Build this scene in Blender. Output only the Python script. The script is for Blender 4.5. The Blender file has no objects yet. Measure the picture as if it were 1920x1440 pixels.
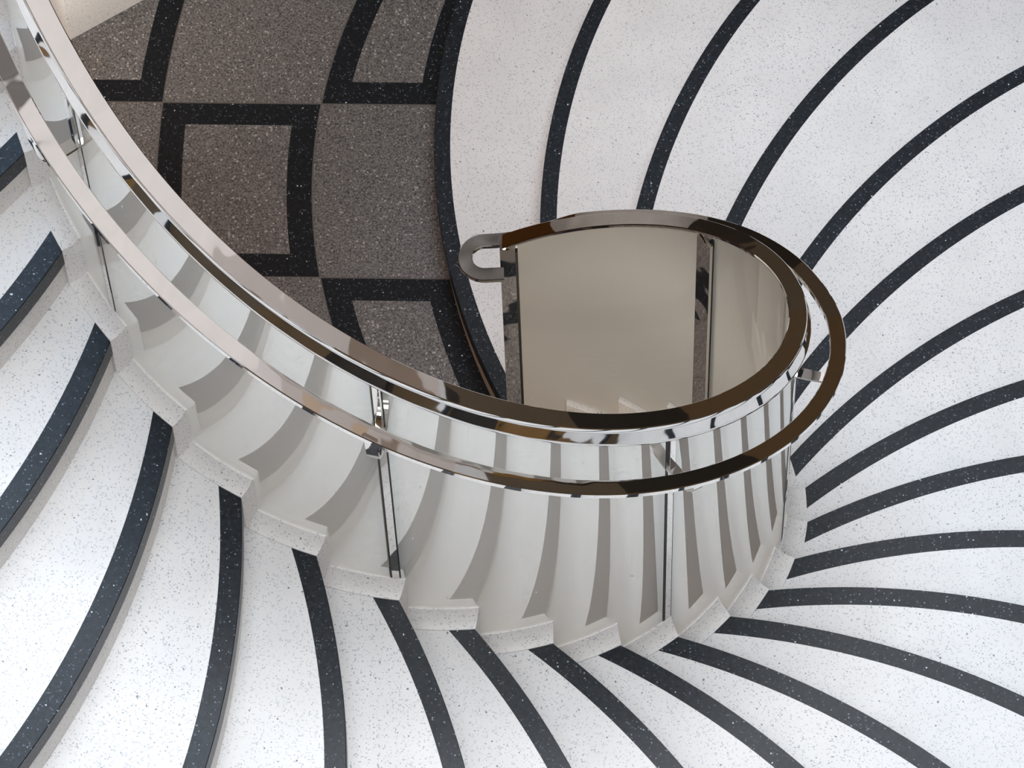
import bpy, bmesh, math, random
from mathutils import Vector, Matrix
# stair geometry, one entry per step (CEN) or per quarter step (the rest): nosing circle centres, bearing and radii round the well
CEN=[(1.7507, 6.7554), (2.0506, 6.3625), (2.2596, 5.8966), (2.3775, 5.4218), (2.3982, 4.9215), (2.3096, 4.4315), (2.1541, 3.9738), (1.8737, 3.5417), (1.5408, 3.1873), (1.1398, 2.8943), (0.688, 2.6909), (0.1954, 2.5797), (-0.3076, 2.5608), (-0.7891, 2.6436), (-1.2529, 2.8183), (-1.6878, 3.0867), (-2.0516, 3.4392), (-2.3443, 3.8325), (-2.5519, 4.3065), (-2.6588, 4.8175), (-2.6885, 5.2843), (-2.6112, 5.7702), (-2.4649, 6.2126), (-2.2459, 6.6056), (-1.9711, 6.9404), (-1.6558, 7.2093), (-1.316, 7.4081)]
TH=[-1.9198, -1.8661, -1.8124, -1.7587, -1.705, -1.6525, -1.6018, -1.5527, -1.5047, -1.4575, -1.4108, -1.3643, -1.3176, -1.2708, -1.2234, -1.1754, -1.1267, -1.077, -1.0264, -0.9746, -0.9218, -0.8678, -0.8126, -0.7562, -0.6986, -0.6399, -0.58, -0.519, -0.457, -0.3939, -0.33, -0.2651, -0.1996, -0.1333, -0.0664, 0.0011, 0.0689, 0.1372, 0.2056, 0.2743, 0.343, 0.4117, 0.4803, 0.5486, 0.6168, 0.6846, 0.7519, 0.8188, 0.8851, 0.9507, 1.0157, 1.08, 1.1435, 1.2061, 1.2679, 1.3289, 1.3889, 1.448, 1.5061, 1.5634, 1.6196, 1.6749, 1.7293, 1.7828, 1.8354, 1.887, 1.9379, 1.9879, 2.0371, 2.0856, 2.1334, 2.1805, 2.227, 2.2729, 2.3182, 2.363, 2.4074, 2.4513, 2.4949, 2.538, 2.5809, 2.6234, 2.6656, 2.7075, 2.7492, 2.7905, 2.8314, 2.8721, 2.9122, 2.9519, 2.9911, 3.0296, 3.0673, 3.1046, 3.1419, 3.1792, 3.2165, 3.2538, 3.2911, 3.3284, 3.3657, 3.403, 3.4403, 3.4776, 3.5149, 3.5522, 3.5895, 3.6268, 3.6641]
RT=[0.9331, 0.9249, 0.9166, 0.9084, 0.9002, 0.8914, 0.8809, 0.8693, 0.8569, 0.8443, 0.8315, 0.8187, 0.8061, 0.7937, 0.7815, 0.7696, 0.7579, 0.7464, 0.735, 0.7238, 0.7127, 0.7018, 0.691, 0.6803, 0.6698, 0.6595, 0.6493, 0.6395, 0.6299, 0.6207, 0.612, 0.6037, 0.596, 0.5889, 0.5825, 0.5768, 0.5719, 0.5678, 0.5645, 0.5622, 0.5608, 0.5604, 0.5608, 0.5623, 0.5646, 0.5679, 0.5721, 0.5772, 0.5831, 0.5897, 0.5972, 0.6053, 0.6141, 0.6235, 0.6334, 0.6438, 0.6547, 0.6659, 0.6775, 0.6893, 0.7014, 0.7137, 0.7261, 0.7387, 0.7513, 0.764, 0.7768, 0.7895, 0.8022, 0.8148, 0.8274, 0.8399, 0.8523, 0.8646, 0.8767, 0.8887, 0.9004, 0.9119, 0.9232, 0.9343, 0.9451, 0.9556, 0.9659, 0.976, 0.986, 0.9959, 1.006, 1.0162, 1.0264, 1.0367, 1.0469, 1.0571, 1.0673, 1.0775, 1.0877, 1.0979, 1.1081, 1.1183, 1.1285, 1.1387, 1.149, 1.1592, 1.1694, 1.1796, 1.1898, 1.2, 1.2102, 1.2204, 1.2306]
RGR=[1.0261, 1.0179, 1.0096, 1.0014, 0.9932, 0.9844, 0.9739, 0.9623, 0.9499, 0.9373, 0.9245, 0.9117, 0.8991, 0.8867, 0.8745, 0.8626, 0.8509, 0.8394, 0.828, 0.8168, 0.8057, 0.7948, 0.784, 0.7733, 0.7628, 0.7525, 0.7423, 0.7325, 0.7229, 0.7145, 0.7071, 0.7007, 0.6951, 0.6887, 0.6827, 0.6773, 0.6724, 0.6681, 0.6645, 0.6617, 0.6597, 0.6585, 0.6582, 0.6588, 0.6603, 0.6627, 0.6661, 0.6704, 0.6755, 0.6815, 0.6883, 0.6959, 0.7042, 0.7132, 0.7228, 0.733, 0.7436, 0.7547, 0.7662, 0.778, 0.79, 0.8023, 0.8148, 0.8274, 0.8401, 0.8528, 0.8656, 0.8785, 0.8913, 0.904, 0.9168, 0.9295, 0.9421, 0.9547, 0.9671, 0.9796, 0.9919, 1.0041, 1.0161, 1.028, 1.0397, 1.0512, 1.0624, 1.0733, 1.0837, 1.0936, 1.1028, 1.1112, 1.1214, 1.1317, 1.1419, 1.1521, 1.1623, 1.1725, 1.1827, 1.1929, 1.2031, 1.2133, 1.2235, 1.2337, 1.244, 1.2542, 1.2644, 1.2746, 1.2848, 1.295, 1.3052, 1.3154, 1.3256]
RK=[0.9831, 0.9752, 0.9671, 0.9592, 0.9512, 0.9426, 0.9324, 0.921, 0.9089, 0.8966, 0.884, 0.8714, 0.8591, 0.847, 0.835, 0.8234, 0.8119, 0.8006, 0.7895, 0.7786, 0.7677, 0.757, 0.7465, 0.736, 0.7258, 0.7162, 0.7068, 0.6978, 0.6889, 0.6804, 0.6725, 0.665, 0.658, 0.6509, 0.6445, 0.6388, 0.6339, 0.6298, 0.6265, 0.6232, 0.6208, 0.6194, 0.6188, 0.6193, 0.6206, 0.6229, 0.6261, 0.6302, 0.6351, 0.6407, 0.6472, 0.6543, 0.6621, 0.6713, 0.6811, 0.6913, 0.702, 0.7131, 0.7245, 0.7361, 0.7481, 0.7602, 0.7724, 0.7849, 0.7973, 0.8099, 0.8226, 0.8352, 0.8479, 0.8604, 0.8729, 0.8853, 0.8976, 0.9098, 0.9219, 0.9338, 0.9454, 0.9573, 0.969, 0.9806, 0.9918, 1.0027, 1.0134, 1.0239, 1.0343, 1.0446, 1.0552, 1.0658, 1.0764, 1.0867, 1.0969, 1.1071, 1.1173, 1.1275, 1.1377, 1.1479, 1.1581, 1.1683, 1.1785, 1.1887, 1.199, 1.2092, 1.2194, 1.2296, 1.2398, 1.25, 1.2602, 1.2704, 1.2806]
KEND=1.060
H=0.15; NS=26; RO=2.7; R0=1.95; BW=0.048
C=(0.1,5.0)
scene=bpy.context.scene; COL=scene.collection
rnd=random.Random(7)

# ------------------------------------------------------------------ materials
def newmat(name):
    m=bpy.data.materials.new(name); m.use_nodes=True
    nt=m.node_tree; b=nt.nodes['Principled BSDF']; return m,nt,b
def ramp(nt,stops,interp='LINEAR'):
    n=nt.nodes.new('ShaderNodeValToRGB'); cr=n.color_ramp; cr.interpolation=interp
    while len(cr.elements)<len(stops): cr.elements.new(0.5)
    for e,(p,c) in zip(cr.elements,stops): e.position=p; e.color=(*c,1)
    return n
def mixc(nt,a,b,fac):
    n=nt.nodes.new('ShaderNodeMix'); n.data_type='RGBA'
    for sock,v in ((n.inputs[0],fac),(n.inputs[6],a),(n.inputs[7],b)):
        if hasattr(v,'is_linked') or hasattr(v,'links'): nt.links.new(v,sock)
        elif isinstance(v,(int,float)): sock.default_value=v
        else: sock.default_value=(*v,1)
    return n.outputs[2]
def speck(nt,scale,keep,size,coord,stretch=(1,1,1)):
    """chips of stone: 1 where a chip lies"""
    mp=nt.nodes.new('ShaderNodeMapping'); mp.inputs['Scale'].default_value=stretch
    nt.links.new(coord,mp.inputs[0])
    nz=nt.nodes.new('ShaderNodeTexNoise'); nz.inputs['Scale'].default_value=scale*1.7
    nt.links.new(mp.outputs[0],nz.inputs['Vector'])
    ad=nt.nodes.new('ShaderNodeMixRGB'); ad.blend_type='ADD'; ad.inputs[0].default_value=0.55/scale
    nt.links.new(mp.outputs[0],ad.inputs[1]); nt.links.new(nz.outputs['Color'],ad.inputs[2])
    v=nt.nodes.new('ShaderNodeTexVoronoi'); v.inputs['Scale'].default_value=scale
    nt.links.new(ad.outputs[0],v.inputs['Vector'])
    sp=nt.nodes.new('ShaderNodeSeparateColor'); nt.links.new(v.outputs['Color'],sp.inputs[0])
    # size varies by chip
    th=nt.nodes.new('ShaderNodeMath'); th.operation='MULTIPLY'; th.inputs[1].default_value=size
    nt.links.new(sp.outputs[1],th.inputs[0])
    lt=nt.nodes.new('ShaderNodeMath'); lt.operation='LESS_THAN'
    nt.links.new(v.outputs['Distance'],lt.inputs[0]); nt.links.new(th.outputs[0],lt.inputs[1])
    k=nt.nodes.new('ShaderNodeMath'); k.operation='LESS_THAN'; k.inputs[1].default_value=keep
    nt.links.new(sp.outputs[0],k.inputs[0])
    o=nt.nodes.new('ShaderNodeMath'); o.operation='MULTIPLY'
    nt.links.new(lt.outputs[0],o.inputs[0]); nt.links.new(k.outputs[0],o.inputs[1])
    return o.outputs[0],sp.outputs[2]
def coordof(nt):
    t=nt.nodes.new('ShaderNodeTexCoord'); return t.outputs['Object']

def m_white(name='white_terrazzo',base=(0.77,0.77,0.775),rough=.5):
    m,nt,b=newmat(name); co=coordof(nt)
    n=nt.nodes.new('ShaderNodeTexNoise'); n.inputs['Scale'].default_value=7; n.inputs['Detail'].default_value=5
    nt.links.new(co,n.inputs['Vector'])
    d=tuple(x*.93 for x in base)
    r=ramp(nt,[(0.35,d),(0.7,base)]); nt.links.new(n.outputs[0],r.inputs[0])
    s1,c1=speck(nt,250,.55,.60,co,(1,1,1))
    g=base[0]/.8
    r1=ramp(nt,[(0,(.50*g,.53*g,.57*g)),(.6,(.62*g,.64*g,.67*g)),(1,(.36*g,.38*g,.42*g))]); nt.links.new(c1,r1.inputs[0])
    a=mixc(nt,r.outputs[0],r1.outputs[0],s1)
    s2,c2=speck(nt,100,.10,.26,co,(1,1,1))
    r2=ramp(nt,[(0,(.16,.175,.20)),(.8,(.34,.37,.42)),(1,(.20,.15,.10))]); nt.links.new(c2,r2.inputs[0])
    a=mixc(nt,a,r2.outputs[0],s2)
    nt.links.new(a,b.inputs['Base Color']); b.inputs['Roughness'].default_value=rough; b.inputs['Specular IOR Level'].default_value=.3
    return m
def m_black(name='black_terrazzo',rough=.36,spec=.30,dk=1.):
    m,nt,b=newmat(name); co=coordof(nt)
    n=nt.nodes.new('ShaderNodeTexNoise'); n.inputs['Scale'].default_value=90; n.inputs['Detail'].default_value=6
    nt.links.new(co,n.inputs['Vector'])
    r=ramp(nt,[(0.35,(.004*dk,.006*dk,.009*dk)),(0.72,(.015*dk,.020*dk,.028*dk))]); nt.links.new(n.outputs[0],r.inputs[0])
    s1,c1=speck(nt,230,.22,.55,co)
    r1=ramp(nt,[(0,(.05,.06,.08)),(.75,(.10,.12,.15)),(1,(.22,.25,.30))]); nt.links.new(c1,r1.inputs[0])
    a=mixc(nt,r.outputs[0],r1.outputs[0],s1)
    s2,c2=speck(nt,85,.14,.20,co)
    a=mixc(nt,a,(.55,.60,.66),s2)
    nt.links.new(a,b.inputs['Base Color']); b.inputs['Roughness'].default_value=rough
    b.inputs['Specular IOR Level'].default_value=spec
    return m
def m_floor(name,lo,hi,scale=170,rough=.5):
    m,nt,b=newmat(name); co=coordof(nt)
    n=nt.nodes.new('ShaderNodeTexNoise'); n.inputs['Scale'].default_value=scale; n.inputs['Detail'].default_value=2; n.inputs['Roughness'].default_value=.8
    nt.links.new(co,n.inputs['Vector'])
    r=ramp(nt,[(0.36,lo),(0.5,tuple((x+y)/2 for x,y in zip(lo,hi))),(0.64,hi)]); nt.links.new(n.outputs[0],r.inputs[0])
    s,c=speck(nt,150,.4,.6,co)
    r1=ramp(nt,[(0,(.02,.02,.02)),(.55,(.05,.05,.055)),(.6,(.34,.32,.31)),(1,(.4,.39,.38))]); nt.links.new(c,r1.inputs[0])
    a=mixc(nt,r.outputs[0],r1.outputs[0],s)
    nt.links.new(a,b.inputs['Base Color']); b.inputs['Roughness'].default_value=rough
    return m
def m_plain(name,col,rough=.5,metal=0.):
    m,nt,b=newmat(name); b.inputs['Base Color'].default_value=(*col,1)
    b.inputs['Roughness'].default_value=rough; b.inputs['Metallic'].default_value=metal
    co=coordof(nt); n=nt.nodes.new('ShaderNodeTexNoise'); n.inputs['Scale'].default_value=3; n.inputs['Detail'].default_value=4
    nt.links.new(co,n.inputs['Vector'])
    r=ramp(nt,[(.3,tuple(x*.93 for x in col)),(.7,col)]); nt.links.new(n.outputs[0],r.inputs[0]); nt.links.new(r.outputs[0],b.inputs['Base Color'])
    return m
def m_chrome(name='polished_steel',col=(.78,.76,.74),bump=.12):
    m,nt,b=newmat(name); b.inputs['Base Color'].default_value=(*col,1); b.inputs['Metallic'].default_value=1
    b.inputs['Roughness'].default_value=.035
    co=coordof(nt); n=nt.nodes.new('ShaderNodeTexNoise'); n.inputs['Scale'].default_value=11; n.inputs['Detail'].default_value=0.5
    nt.links.new(co,n.inputs['Vector']); bp=nt.nodes.new('ShaderNodeBump'); bp.inputs['Strength'].default_value=bump; bp.inputs['Distance'].default_value=.02
    nt.links.new(n.outputs[0],bp.inputs['Height']); nt.links.new(bp.outputs[0],b.inputs['Normal'])
    return m
def m_glass(name='satin_backed_glass'):
    """pale satin pane with a smooth, strongly reflecting face"""
    m=bpy.data.materials.new(name); m.use_nodes=True; nt=m.node_tree; nt.nodes.clear()
    out=nt.nodes.new('ShaderNodeOutputMaterial')
    d=nt.nodes.new('ShaderNodeBsdfDiffuse'); d.inputs['Color'].default_value=(.92,.985,1.0,1)
    t=nt.nodes.new('ShaderNodeBsdfTranslucent'); t.inputs['Color'].default_value=(1.0,.93,.83,1)
    mx=nt.nodes.new('ShaderNodeMixShader'); mx.inputs[0].default_value=.58
    nt.links.new(d.outputs[0],mx.inputs[1]); nt.links.new(t.outputs[0],mx.inputs[2])
    g=nt.nodes.new('ShaderNodeBsdfGlossy'); g.inputs['Roughness'].default_value=.012; g.inputs['Color'].default_value=(.93,.97,.97,1)
    lw=nt.nodes.new('ShaderNodeLayerWeight'); lw.inputs['Blend'].default_value=.5
    r=nt.nodes.new('ShaderNodeMapRange'); r.inputs[1].default_value=0; r.inputs[2].default_value=1; r.inputs[3].default_value=GL0; r.inputs[4].default_value=GL1
    nt.links.new(lw.outputs['Facing'],r.inputs[0])
    ge=nt.nodes.new('ShaderNodeNewGeometry'); iv=nt.nodes.new('ShaderNodeMath'); iv.operation='SUBTRACT'; iv.inputs[0].default_value=1; nt.links.new(ge.outputs['Backfacing'],iv.inputs[1])
    mu=nt.nodes.new('ShaderNodeMath'); mu.operation='MULTIPLY'; nt.links.new(r.outputs[0],mu.inputs[0]); nt.links.new(iv.outputs[0],mu.inputs[1])
    m2=nt.nodes.new('ShaderNodeMixShader'); nt.links.new(mu.outputs[0],m2.inputs[0]); nt.links.new(mx.outputs[0],m2.inputs[1]); nt.links.new(g.outputs[0],m2.inputs[2])
    nt.links.new(m2.outputs[0],out.inputs['Surface'])
    return m
GL0=.14; GL1=.64
def m_clear(name='clear_glass_face'):
    m=bpy.data.materials.new(name); m.use_nodes=True; nt=m.node_tree; nt.nodes.clear()
    out=nt.nodes.new('ShaderNodeOutputMaterial'); t=nt.nodes.new('ShaderNodeBsdfTransparent'); t.inputs[0].default_value=(.98,.97,.95,1)
    g=nt.nodes.new('ShaderNodeBsdfGlossy'); g.inputs['Roughness'].default_value=.03
    fr=nt.nodes.new('ShaderNodeFresnel'); fr.inputs[0].default_value=1.5
    ge=nt.nodes.new('ShaderNodeNewGeometry'); iv=nt.nodes.new('ShaderNodeMath'); iv.operation='SUBTRACT'; iv.inputs[0].default_value=1; nt.links.new(ge.outputs['Backfacing'],iv.inputs[1])
    mu=nt.nodes.new('ShaderNodeMath'); mu.operation='MULTIPLY'; nt.links.new(fr.outputs[0],mu.inputs[0]); nt.links.new(iv.outputs[0],mu.inputs[1])
    mx=nt.nodes.new('ShaderNodeMixShader'); nt.links.new(mu.outputs[0],mx.inputs[0]); nt.links.new(t.outputs[0],mx.inputs[1]); nt.links.new(g.outputs[0],mx.inputs[2]); nt.links.new(mx.outputs[0],out.inputs['Surface'])
    return m
CLEAR=m_clear(); WHITE=m_white(); BLACK=m_black(); RISER=m_white('pale_riser_terrazzo',(.73,.71,.685),.6)
KERB=m_white('white_coved_terrazzo',(.80,.79,.78),.4)
CHROME=m_chrome(); GLASS=m_glass(); GASKET=m_plain('black_gasket',(.01,.01,.01),.5)
GREY=m_floor('grey_floor_terrazzo',(.036,.034,.033),(.200,.188,.180)); DARK=m_black('black_floor_terrazzo',.6,.2,.5)
DIV=m_plain('divider_strip',(.10,.09,.08),.5)
PIER=m_white('pale_pier_terrazzo',(.74,.71,.68),.5)

# ------------------------------------------------------------------ helpers
def link(name,verts,faces,mats,parent=None,base=(0,0,0),fm=None,smooth=None):
    me=bpy.data.meshes.new(name)
    me.from_pydata([(v[0]-base[0],v[1]-base[1],v[2]-base[2]) for v in verts],[],faces)
    if not isinstance(mats,(list,tuple)): mats=[mats]
    for m in mats: me.materials.append(m)
    if fm:
        for p,i in zip(me.polygons,fm): p.material_index=i
    bm=bmesh.new(); bm.from_mesh(me); bmesh.ops.recalc_face_normals(bm,faces=bm.faces); bm.to_mesh(me); bm.free()
    if smooth is not None:
        me.shade_smooth(); me.set_sharp_from_angle(angle=math.radians(smooth))
    o=bpy.data.objects.new(name,me); COL.objects.link(o)
    if parent: o.parent=parent
    return o
def thing(name,label,cat,loc=(0,0,0)):
    o=bpy.data.objects.new(name,None); COL.objects.link(o); o.location=loc; o.empty_display_size=.1
    o['label']=label; o['category']=cat; return o
def tab(T,k):
    x=max(0.,min(k,27.))*4; i=min(int(x),len(T)-2); f=x-i
    # cubic for smoothness
    p0=T[max(i-1,0)];p1=T[i];p2=T[i+1];p3=T[min(i+2,len(T)-1)]
    return p1+.5*f*(p2-p0+f*(2*p0-5*p1+4*p2-p3+f*(3*(p1-p2)+p3-p0)))
def P(k,T,off=0.):
    th=tab(TH,k); r=tab(T,k)+off; return (C[0]+r*math.cos(th),C[1]-r*math.sin(th))
def ring_solid(sections,closed=False,caps=True):
    """sections: list of lists of points (same count), returns verts,faces of a tube"""
    n=len(sections[0]); V=[p for s in sections for p in s]; Fc=[]
    m=len(sections)
    for i in range(m-1 if not closed else m):
        a=i*n; b=((i+1)%m)*n
        for j in range(n):
            j2=(j+1)%n; Fc.append((a+j,b+j,b+j2,a+j2))
    if caps and not closed: Fc.append(tuple(range(n-1,-1,-1))); Fc.append(tuple((m-1)*n+j for j in range(n)))
    return V,Fc
def frames(path):
    out=[]
    for i,p in enumerate(path):
        a=Vector(path[max(i-1,0)]); b=Vector(path[min(i+1,len(path)-1)]); t=(b-a).normalized()
        h=Vector((t.x,t.y,0)).normalized(); n=Vector((h.y,-h.x,0))   # horizontal normal
        u=n.cross(t); 
        if u.z<0: u=-u
        out.append((Vector(p),t,n,u))
    return out
def sweep(path,prof):
    S=[]
    for p,t,n,u in frames(path):
        S.append([tuple(p+n*a+u*b) for a,b in prof])
    return ring_solid(S)
def rk_angle(k,T=RK,R=R0):
    """angle-like parameter q along the well at which the nosing circle k meets the curve T"""
    c=CEN[k-1]; best=None
    q=k-1.6; prev=None
    while q<k+1.6:
        x,y=P(q,T); d=math.hypot(x-c[0],y-c[1])-R
        if prev is not None and prev[1]*d<=0:
            s=prev[0]+(q-prev[0])*prev[1]/(prev[1]-d)
            if best is None or abs(s-k)<abs(best-k): best=s
        prev=(q,d); q+=.02
    return best if best is not None else k
def arc(k,dR=0.,T=RT,n=48,ro=RO,ti=0.):
    """points along nosing circle k (radius R0+dR) from inner curve T out to radius ro"""
    c=CEN[k-1]; q=rk_angle(k,T,R0+dR); x,y=P(q,T); a0=math.atan2(y-c[1],x-c[0])
    R=R0+dR
    a=a0; 
    # outer: march until radius from C reaches ro
    st=0.002; b=a
    for i in range(4000):
        b-=st; X=c[0]+R*math.cos(b); Y=c[1]+R*math.sin(b)
        if math.hypot(X-C[0],Y-C[1])>=ro: break
    return [(c[0]+R*math.cos(a0+(b-a0)*i/n),c[1]+R*math.sin(a0+(b-a0)*i/n)) for i in range(n+1)]

# ------------------------------------------------------------------ staircase
stair=thing('staircase','white terrazzo spiral staircase with black curved nosings winding round the glass well','staircase',(C[0],C[1],0))
SB=(C[0],C[1],0)
for k in range(1,NS+1):
    z=k*H; zb=z-H
    f0=arc(k,-BW); rs=arc(k,-.007); fr=arc(k,0)
    if k<NS: nx=arc(k+1,-.03)
    else:
        nx=[(C[0]+(tab(RT,27)+(RO-tab(RT,27))*i/48)*math.cos(math.radians(100)),C[1]+(tab(RT,27)+(RO-tab(RT,27))*i/48)*math.sin(math.radians(100))) for i in range(49)]
    S=[]
    for i in range(49):
        a=f0[i]; r=rs[i]; b=nx[i]
        S.append([(r[0],r[1],zb+(0.0 if k>1 else .0)),(r[0],r[1],z-.052),(a[0],a[1],z-.052),(a[0],a[1],z),(b[0],b[1],z),(b[0],b[1],zb)])
    V,Fc=ring_solid(S); fm=[]
    for i in range(48):
        fm+= [1,0,0,0,0,0]
    fm+=[0,0]
    t=link('stair_tread' if k<NS else 'stair_landing',V,Fc,[WHITE,RISER],stair,SB,fm)
    if k<NS: t['label']='white speckled terrazzo tread'
    # black nosing strip: top band and front edge, tiny arrises
    S=[]
    ft=arc(k,-.0015)
    fo=arc(k,0)
    ki=arc(k,-BW,RK); fi=arc(k,0,RK); fti=arc(k,-.0015,RK)
    for i in range(49):
        a=ki[i]; f=fi[i]; g=fti[i]
        S.append([(f[0],f[1],z-.0535),(f[0],f[1],z-.0015),(g[0],g[1],z+.0003),(a[0],a[1],z+.0003),(a[0],a[1],z-.0535)])
    V,Fc=ring_solid(S)
    nz=link('nosing',V,Fc,BLACK,t,SB); nz['label']='black terrazzo nosing strip'
    # coved kerb block under the glass
    q0=rk_angle(k,RK); q1=(rk_angle(k+1,RK) if k<NS else NS+1.0)+.10
    prof=[]
    hk=.034; w0=0.0
    S=[]
    n=14
    for i in range(n+1):
        q=q0+(q1-q0)*i/n
        th=tab(TH,q); ri=tab(RT,q)-.012; ro_=tab(RK,q)
        pts=[(ro_,zb+.0),(ro_,z+.004)]
        for s in (.15,.32,.5,.68,.84,.94,1.0):
            rr=ro_+(tab(RT,q)+.009-ro_)*s
            pts.append((rr,z+.004+hk*(0.35*s+0.65*s**2.6)))
        pts+=[(ri,z+hk+.004),(ri,zb)]
        S.append([(C[0]+r*math.cos(th),C[1]-r*math.sin(th),zz) for r,zz in pts])
    V,Fc=ring_solid(S); kb=link('kerb_block',V,Fc,KERB,t,SB,smooth=35)

# ------------------------------------------------------------------ balustrade
bal=thing('balustrade','polished steel and satin glass balustrade with double handrail curving round the stairwell','balustrade',(C[0],C[1],0))
HT=1.06; HG=.92
posts=[1.16,4.85,9.35,13.14,17.10,21.34,25.2]
def topz(k): return HT+H*k
# top rail
path=[]
k=KEND
while k<=26.5:
    x,y=P(k,RT); path.append((x,y,topz(k)-.0)); k+=.06
tp=[(-.022,-.002),(-.020,0),(.020,0),(.022,-.002),(.022,-.011),(.0235,-.014),(.0312,-.039),(.0322,-.041),(.0322,-.046),(.0075,-.046),(.0075,-.022),(-.010,-.022),(-.010,-.012),(-.022,-.009)]
V,Fc=sweep(path,[(-a,b) for a,b in tp])   # -a: the skirt faces the stair
top=link('top_rail',V,Fc,CHROME,bal,SB,smooth=28)
# grab rail with returned end
gp=[]
loop=[]
cx,cy,rl=-.058,5.888,.052
zl=HG+H*1.5
loop.append((-.0075,5.836,zl-.0)); loop.append((-.03,5.836,zl))
for i in range(17):
    a=math.radians(-90-180*i/16); loop.append((cx+rl*math.cos(a)*1.0,cy+rl*math.sin(a),zl))
loop.append((-.03,5.940,zl)); loop.append((0.0,5.9405,zl+.002))
k=2.3
x,y=P(k,RGR)
p0=Vector(loop[-1]); p3=Vector((x,y,HG+H*k)); x2,y2=P(k+.1,RGR); tg=(Vector((x2,y2,HG+H*(k+.1)))-p3).normalized()
L=(p3-p0).length
c1=p0+Vector((1,0.05,.05))*L*.35; c2=p3-tg*L*.35
for i in range(1,13):
    s=i/12; q=(1-s)**3*p0+3*(1-s)**2*s*c1+3*(1-s)*s*s*c2+s**3*p3; loop.append(tuple(q))
k+=.06
while k<=26.5:
    x,y=P(k,RGR); loop.append((x,y,HG+H*k)); k+=.06
gpf=[(-.0195,-.002),(-.0175,0),(.0175,0),(.0195,-.002),(.0195,-.013),(.0165,-.016),(-.0165,-.016),(-.0195,-.013)]
V,Fc=sweep(loop,gpf)
grab=link('grab_rail',V,Fc,CHROME,bal,SB,smooth=28); grab['label']='lower handrail with returned loop end'
# glass panels
for a,b in zip(posts[:-1],posts[1:]):
    L0=.021 if a==posts[0] else .013
    def dk(q,d): 
        x,y=P(q,RT); x2,y2=P(q+.05,RT); return d/(math.hypot(x2-x,y2-y)/.05)
    ka=a+dk(a,L0); kb_=b-dk(b,.013)
    S=[]; n=max(8,int((kb_-ka)*8))
    for i in range(n+1):
        q=ka+(kb_-ka)*i/n; th=tab(TH,q)
        zt=topz(q)-.024; zb=q*H-.13
        r=tab(RT,q); S.append([(C[0]+rr*math.cos(th),C[1]-rr*math.sin(th),zz) for rr,zz in ((r+.006,zb),(r+.006,zt),(r-.006,zt),(r-.006,zb))])
    V,Fc=ring_solid(S); g=link('glass_panel',V,Fc,[GLASS,CLEAR],bal,SB,[0,1,1,1]*n+[1,1],smooth=40)
def boxr(q,d0,d1,r0,r1,z0,z1,T=RT):
    """box at curve parameter q: tangential d0..d1 (up the stair), radial r0..r1 outward"""
    x,y=P(q,T); x2,y2=P(q+.05,T); t=Vector((x2-x,y2-y,0)).normalized(); nrm=Vector((x-C[0],y-C[1],0)).normalized()
    nrm=(nrm-t*nrm.dot(t)).normalized(); c=Vector((x,y,0)); V=[]
    for zz in (z0,z1):
        for d,r in ((d0,r0),(d1,r0),(d1,r1),(d0,r1)):
            p=c+t*d+nrm*r; V.append((p.x,p.y,zz))
    return V,[(0,1,2,3),(4,5,6,7),(0,1,5,4),(1,2,6,5),(2,3,7,6),(3,0,4,7)]
def join(parts):
    V=[];Fc=[]
    for v,f in parts:
        n=len(V); V+=v; Fc+=[tuple(i+n for i in q) for q in f]
    return V,Fc
for j,q in enumerate(posts):
    z1=topz(q)-.05; z0=max(0.0,q*H-.20) if q>2 else 0.0
    if j==0:
        V,Fc=boxr(q,-.026,.015,-.008,.008,0.0,z1-.0)
        po=link('end_post',V,Fc,CHROME,bal,SB)
        V,Fc=boxr(q,.015,.021,-.006,.006,0.1,z1-.01); link('gasket',V,Fc,GASKET,po,SB)
        continue
    V,Fc=join([boxr(q,-.008,.008,-.012,.008,z0,z1),boxr(q,-.025,.025,-.020,-.011,z0,z1)])
    po=link('post',V,Fc,CHROME,bal,SB)
    V,Fc=join([boxr(q,.008,.013,-.008,.0065,z0,z1-.01),boxr(q,-.013,-.008,-.008,.0045,z0,z1-.01)])
    link('gasket',V,Fc,GASKET,po,SB)
    # bracket: upright strip on the post turning into a curved arm that carries the grab rail
    zr=HG+H*q-.015
    off=tab(RGR,q)-tab(RT,q)
    za=H*q+(.89+(q-9.35)*(-.0155) if q>9 else .89)
    x,y=P(q,RT); x2,y2=P(q+.05,RT); t=Vector((x2-x,y2-y,0)).normalized(); nr=Vector((x-C[0],y-C[1],0)).normalized(); nr=(nr-t*nr.dot(t)).normalized()
    b0=Vector((0,za)); b1=Vector((off*.75,za-.004)); b2=Vector((off,za+.0)); b3=Vector((off-.002,zr+.001)); S=[]
    for i in range(15):
        u=i/14; p=b0*(1-u)**3+b1*3*(1-u)**2*u+b2*3*(1-u)*u*u+b3*u**3
        tg=((b1-b0)*(1-u)**2+(b2-b1)*2*(1-u)*u+(b3-b2)*u*u).normalized(); nm=Vector((-tg.y,tg.x))
        S.append([tuple(Vector((x,y,0))+t*dt+nr*(p.x+.006+nm.x*dn)+Vector((0,0,p.y+nm.y*dn+H/Vector((x2-x,y2-y)).length*.05*dt*u*u-.006*u))) for dt,dn in ((-.013,0),(.013,0),(.015,-.004),(.013,-.008),(-.013,-.008),(-.015,-.004))])
    V,Fc=ring_solid(S)
    V,Fc=join([(V,Fc),boxr(q,-.006,.008,.0085,.015,za-.006,z1+.0)])
    link('bracket',V,Fc,CHROME,po,SB,smooth=40)

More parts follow.
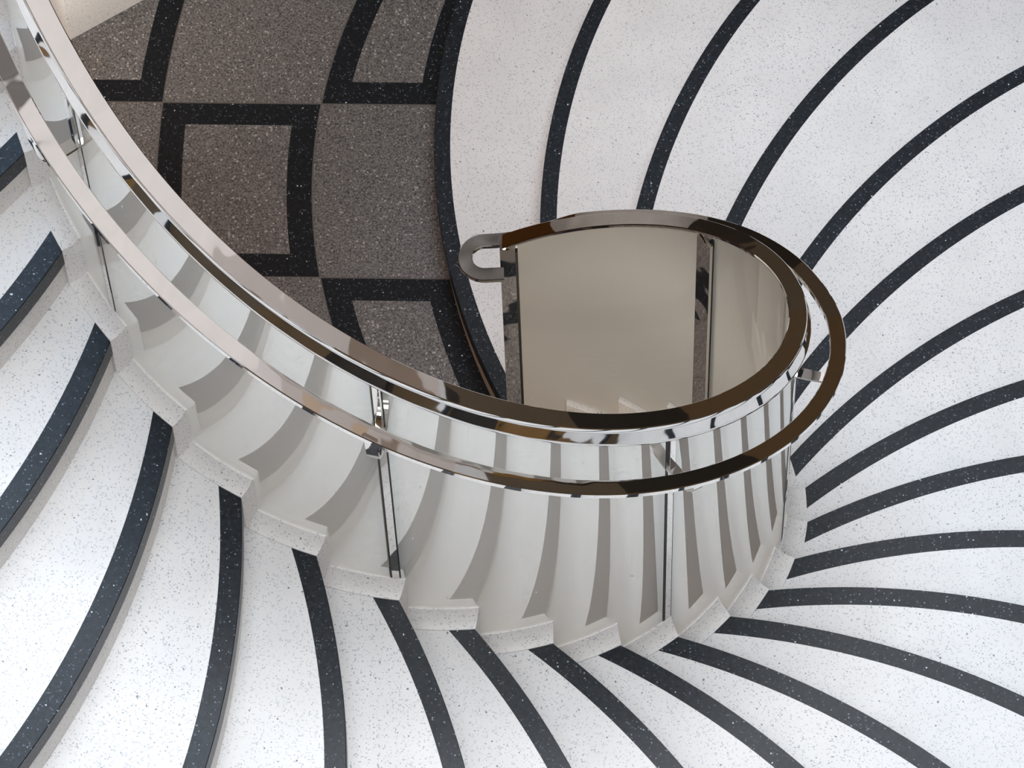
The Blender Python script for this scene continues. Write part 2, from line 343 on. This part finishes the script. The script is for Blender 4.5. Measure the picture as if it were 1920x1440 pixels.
# ------------------------------------------------------------------ ground floor
c1=CEN[0]
circ=[((c1[0],c1[1]),1.93),((1.2,6.73),1.77),((c1[0],c1[1]),2.788),((c1[0],c1[1]),3.26),((c1[0],c1[1]),3.75)]
ux=math.radians(-3.8)
def hit(cr,v,dr=0.):
    """leftmost point on circle at parallel line v (metres north of c1 in the tilted frame)"""
    (cx,cy),R=cr; R+=dr
    ex=(math.cos(ux),math.sin(ux)); ey=(-math.sin(ux),math.cos(ux))
    dx=cx-c1[0]; dy=cy-c1[1]; vc=dx*ey[0]+dy*ey[1]; uc=dx*ex[0]+dy*ex[1]
    w=R*R-(v-vc)**2
    u=uc-math.sqrt(max(w,1e-6)); return (c1[0]+u*ex[0]+v*ey[0],c1[1]+u*ex[1]+v*ey[1])
FV=[(-9,-9,0),(9,-9,0),(9,18,0),(-9,18,0)]; FF=[(0,1,2,3)]; FM=[2]
V0=.17; SP=.597; FW=.077; GAP=.0022
def quad(cI,dI,cO,dO,v0,v1,z,mi,hole=None):
    n=16; b=len(FV)
    for i in range(n+1):
        v=v0+(v1-v0)*i/n
        a=hit(cI,v,dI); c=hit(cO,v,dO); FV.append((a[0],a[1],z)); FV.append((c[0],c[1],z))
    for i in range(n): FF.append((b+2*i,b+2*i+1,b+2*i+3,b+2*i+2)); FM.append(mi)
for i in range(4):
    for j in range(-2,3):
        v0=V0+SP*(j-1)+GAP; v1=V0+SP*j-GAP
        if max(abs(v0),abs(v1))>circ[i][1]-.05: continue
        black=(i+j)%2==1
        I,O=circ[i],circ[i+1]
        quad(I,GAP,O,-GAP,v0,v1,.001,1 if black else 0)
        if black: quad(I,FW if i else .085,O,-FW,v0+FW-GAP,v1-FW+GAP,.002,0)
fl=link('floor',FV,FF,[GREY,DARK,DIV],None,(0,0,0),FM); fl['kind']='structure'

# ------------------------------------------------------------------ rotunda shell
def tube(name,r0,r1,z0,z1,mat,a0=0,a1=360,n=96,cx=C[0],cy=C[1]):
    S=[]; full=(a1-a0)>=360
    m=n if full else n+1
    for i in range(m):
        a=math.radians(a0+(a1-a0)*i/n); S.append([(cx+r*math.cos(a),cy+r*math.sin(a),z) for r,z in ((r0,z0),(r1,z0),(r1,z1),(r0,z1))])
    V,Fc=ring_solid(S,closed=full); o=link(name,V,Fc,mat,None,(0,0,0),smooth=40); o['kind']='structure'; return o
def m_panel(name,stops,sc=.55):
    m,nt,b=newmat(name); co=coordof(nt)
    mp=nt.nodes.new('ShaderNodeMapping'); mp.inputs['Scale'].default_value=(sc,sc,sc*.8); nt.links.new(co,mp.inputs[0])
    v=nt.nodes.new('ShaderNodeTexVoronoi'); v.inputs['Scale'].default_value=1.0; nt.links.new(mp.outputs[0],v.inputs['Vector'])
    sp=nt.nodes.new('ShaderNodeSeparateColor'); nt.links.new(v.outputs['Color'],sp.inputs[0])
    r=ramp(nt,stops,'CONSTANT'); nt.links.new(sp.outputs[0],r.inputs[0])
    nt.links.new(r.outputs[0],b.inputs['Base Color']); b.inputs['Roughness'].default_value=.5
    return m
LOW=m_plain('brown_lower_wall',(.20,.125,.06),.6); UP=m_plain('stone_upper_wall',(.62,.57,.54),.7); FRZ=m_plain('dark_frieze',(.10,.085,.075),.6)
SOF=m_plain('soffit_plaster',(.36,.24,.12),.7); CEIL=m_plain('ceiling_plaster',(.6,.58,.56),.8)
tube('wall_lower',7.0,7.2,0,3.76,LOW)
MID=m_panel('taupe_panelling',[(0,(.16,.11,.08)),(.18,(.36,.31,.28)),(.45,(.47,.42,.40)),(.8,(.34,.24,.16))]); BRZ=m_panel('bronze_panelling',[(0,(.012,.008,.004)),(.2,(.11,.065,.025)),(.42,(.24,.12,.025)),(.6,(.10,.07,.04)),(.8,(.02,.012,.006)),(.9,(.22,.125,.04))],.95); tube('wall_middle',6.95,7.2,3.9,7.0,MID)
tube('wall_upper',7.0,7.2,7.0,10.6,UP)
tube('wall_frieze',6.95,7.2,10.6,13.4,FRZ)
tube('floor_gallery',RO+.05,7.2,3.78,3.9,WHITE)
tube('ceiling_lower',RO+.05,7.0,3.70,3.775,SOF)
tube('ceiling',0.01,7.2,13.4,13.6,CEIL)
# outer wall of the stair well
tube('wall_stair',RO,RO+.05,0,3.775,BRZ,-165,98)
# pale pier standing on the floor
from_a=(-1.294,7.346); to_b=(-1.070,7.478)
d=Vector((to_b[0]-from_a[0],to_b[1]-from_a[1])).normalized(); nn=Vector((-d.y,d.x))
A=Vector(from_a); V=[]
for z in (0,3.70):
    for a,b in ((0,0),(1.3,0),(1.3,.32),(0,.32)):
        p=A+d*a+nn*b; V.append((p.x,p.y,z))
pr=link('wall_pier',V,[(0,1,2,3),(4,5,6,7),(0,1,5,4),(1,2,6,5),(2,3,7,6),(3,0,4,7)],PIER); pr['kind']='structure'

# ------------------------------------------------------------------ light
def area(name,loc,size,power,col,shape='DISK',tgt=None,sy=None):
    l=bpy.data.lights.new(name,'AREA'); l.shape=shape; l.size=size
    if sy: l.size_y=sy
    l.energy=power; l.color=col
    if name=='pier_fill': l.spread=math.radians(70)
    o=bpy.data.objects.new(name,l); COL.objects.link(o); o.location=loc
    dr=Vector(tgt if tgt else (loc[0],loc[1],0))-Vector(loc); o.rotation_euler=dr.to_track_quat('-Z','Y').to_euler(); return o
area('skylight_lamp',(0.9,6.1,13.3),7.0,960,(.89,.945,1.0))
area('window_lamp',(-2.6,9.6,12.9),2.6,150,(.45,.70,1.0),tgt=(-.6,4,2))
area('south_fill',(-0.6,-1.0,12.6),5.0,410,(.97,.985,1),'RECTANGLE',(0,5,1.8),3.0)  # no window there: unseen fill added to brighten risers, kerbs and glass
area('archway_lamp',(-1.8,7.1,3.5),.5,13,(1,.40,.10))
area('pier_fill',(-1.75,6.3,.55),.25,3.6,(1,.93,.86),tgt=(-1.15,7.4,.45))  # unseen light added low down to lift the pier without the floor
for z_ in (.35,1.25):
    l=bpy.data.lights.new('stairwell_fill','POINT'); l.energy=4.4; l.color=(1,.84,.68); l.shadow_soft_size=.16  # no fixtures in the well: added to brighten the inner glass faces
    o=bpy.data.objects.new('stairwell_fill',l); COL.objects.link(o); o.location=(.16,5.28,z_)
for i in range(10):
    a=math.radians(20+36*i); r=4.2
    l=bpy.data.lights.new('downlight_lamp','POINT'); l.energy=16; l.color=(1,.55,.2); l.shadow_soft_size=.06
    o=bpy.data.objects.new('downlight_lamp',l); COL.objects.link(o); o.location=(C[0]+r*math.cos(a),C[1]+r*math.sin(a),3.55)
w=bpy.data.worlds.new('world'); scene.world=w; w.use_nodes=True
w.node_tree.nodes['Background'].inputs[0].default_value=(.6,.7,.8,1); w.node_tree.nodes['Background'].inputs[1].default_value=.2

# ------------------------------------------------------------------ camera
th,ro=1.0922150521414746,0.04670382100301189
f=Vector((0,math.cos(th),-math.sin(th))); R=Vector((1,0,0)); D=f.cross(R)
c,s=math.cos(ro),math.sin(ro); R2=c*R+s*D; D2=-s*R+c*D
M=Matrix((R2,-D2,-f)).transposed().to_4x4(); M.translation=(0,0,11.75)
cam=bpy.data.cameras.new('camera'); co=bpy.data.objects.new('camera',cam); COL.objects.link(co); co.matrix_world=M
cam.sensor_width=36; cam.lens=8500/1920*36; cam.clip_end=100; scene.camera=co
vs=scene.view_settings; vs.view_transform='Standard'; vs.look='None'; vs.gamma=1; vs.use_curve_mapping=False; vs.exposure=0.10
scene.cycles.max_bounces=10; scene.cycles.diffuse_bounces=5; scene.cycles.glossy_bounces=8
scene.cycles.use_denoising=True
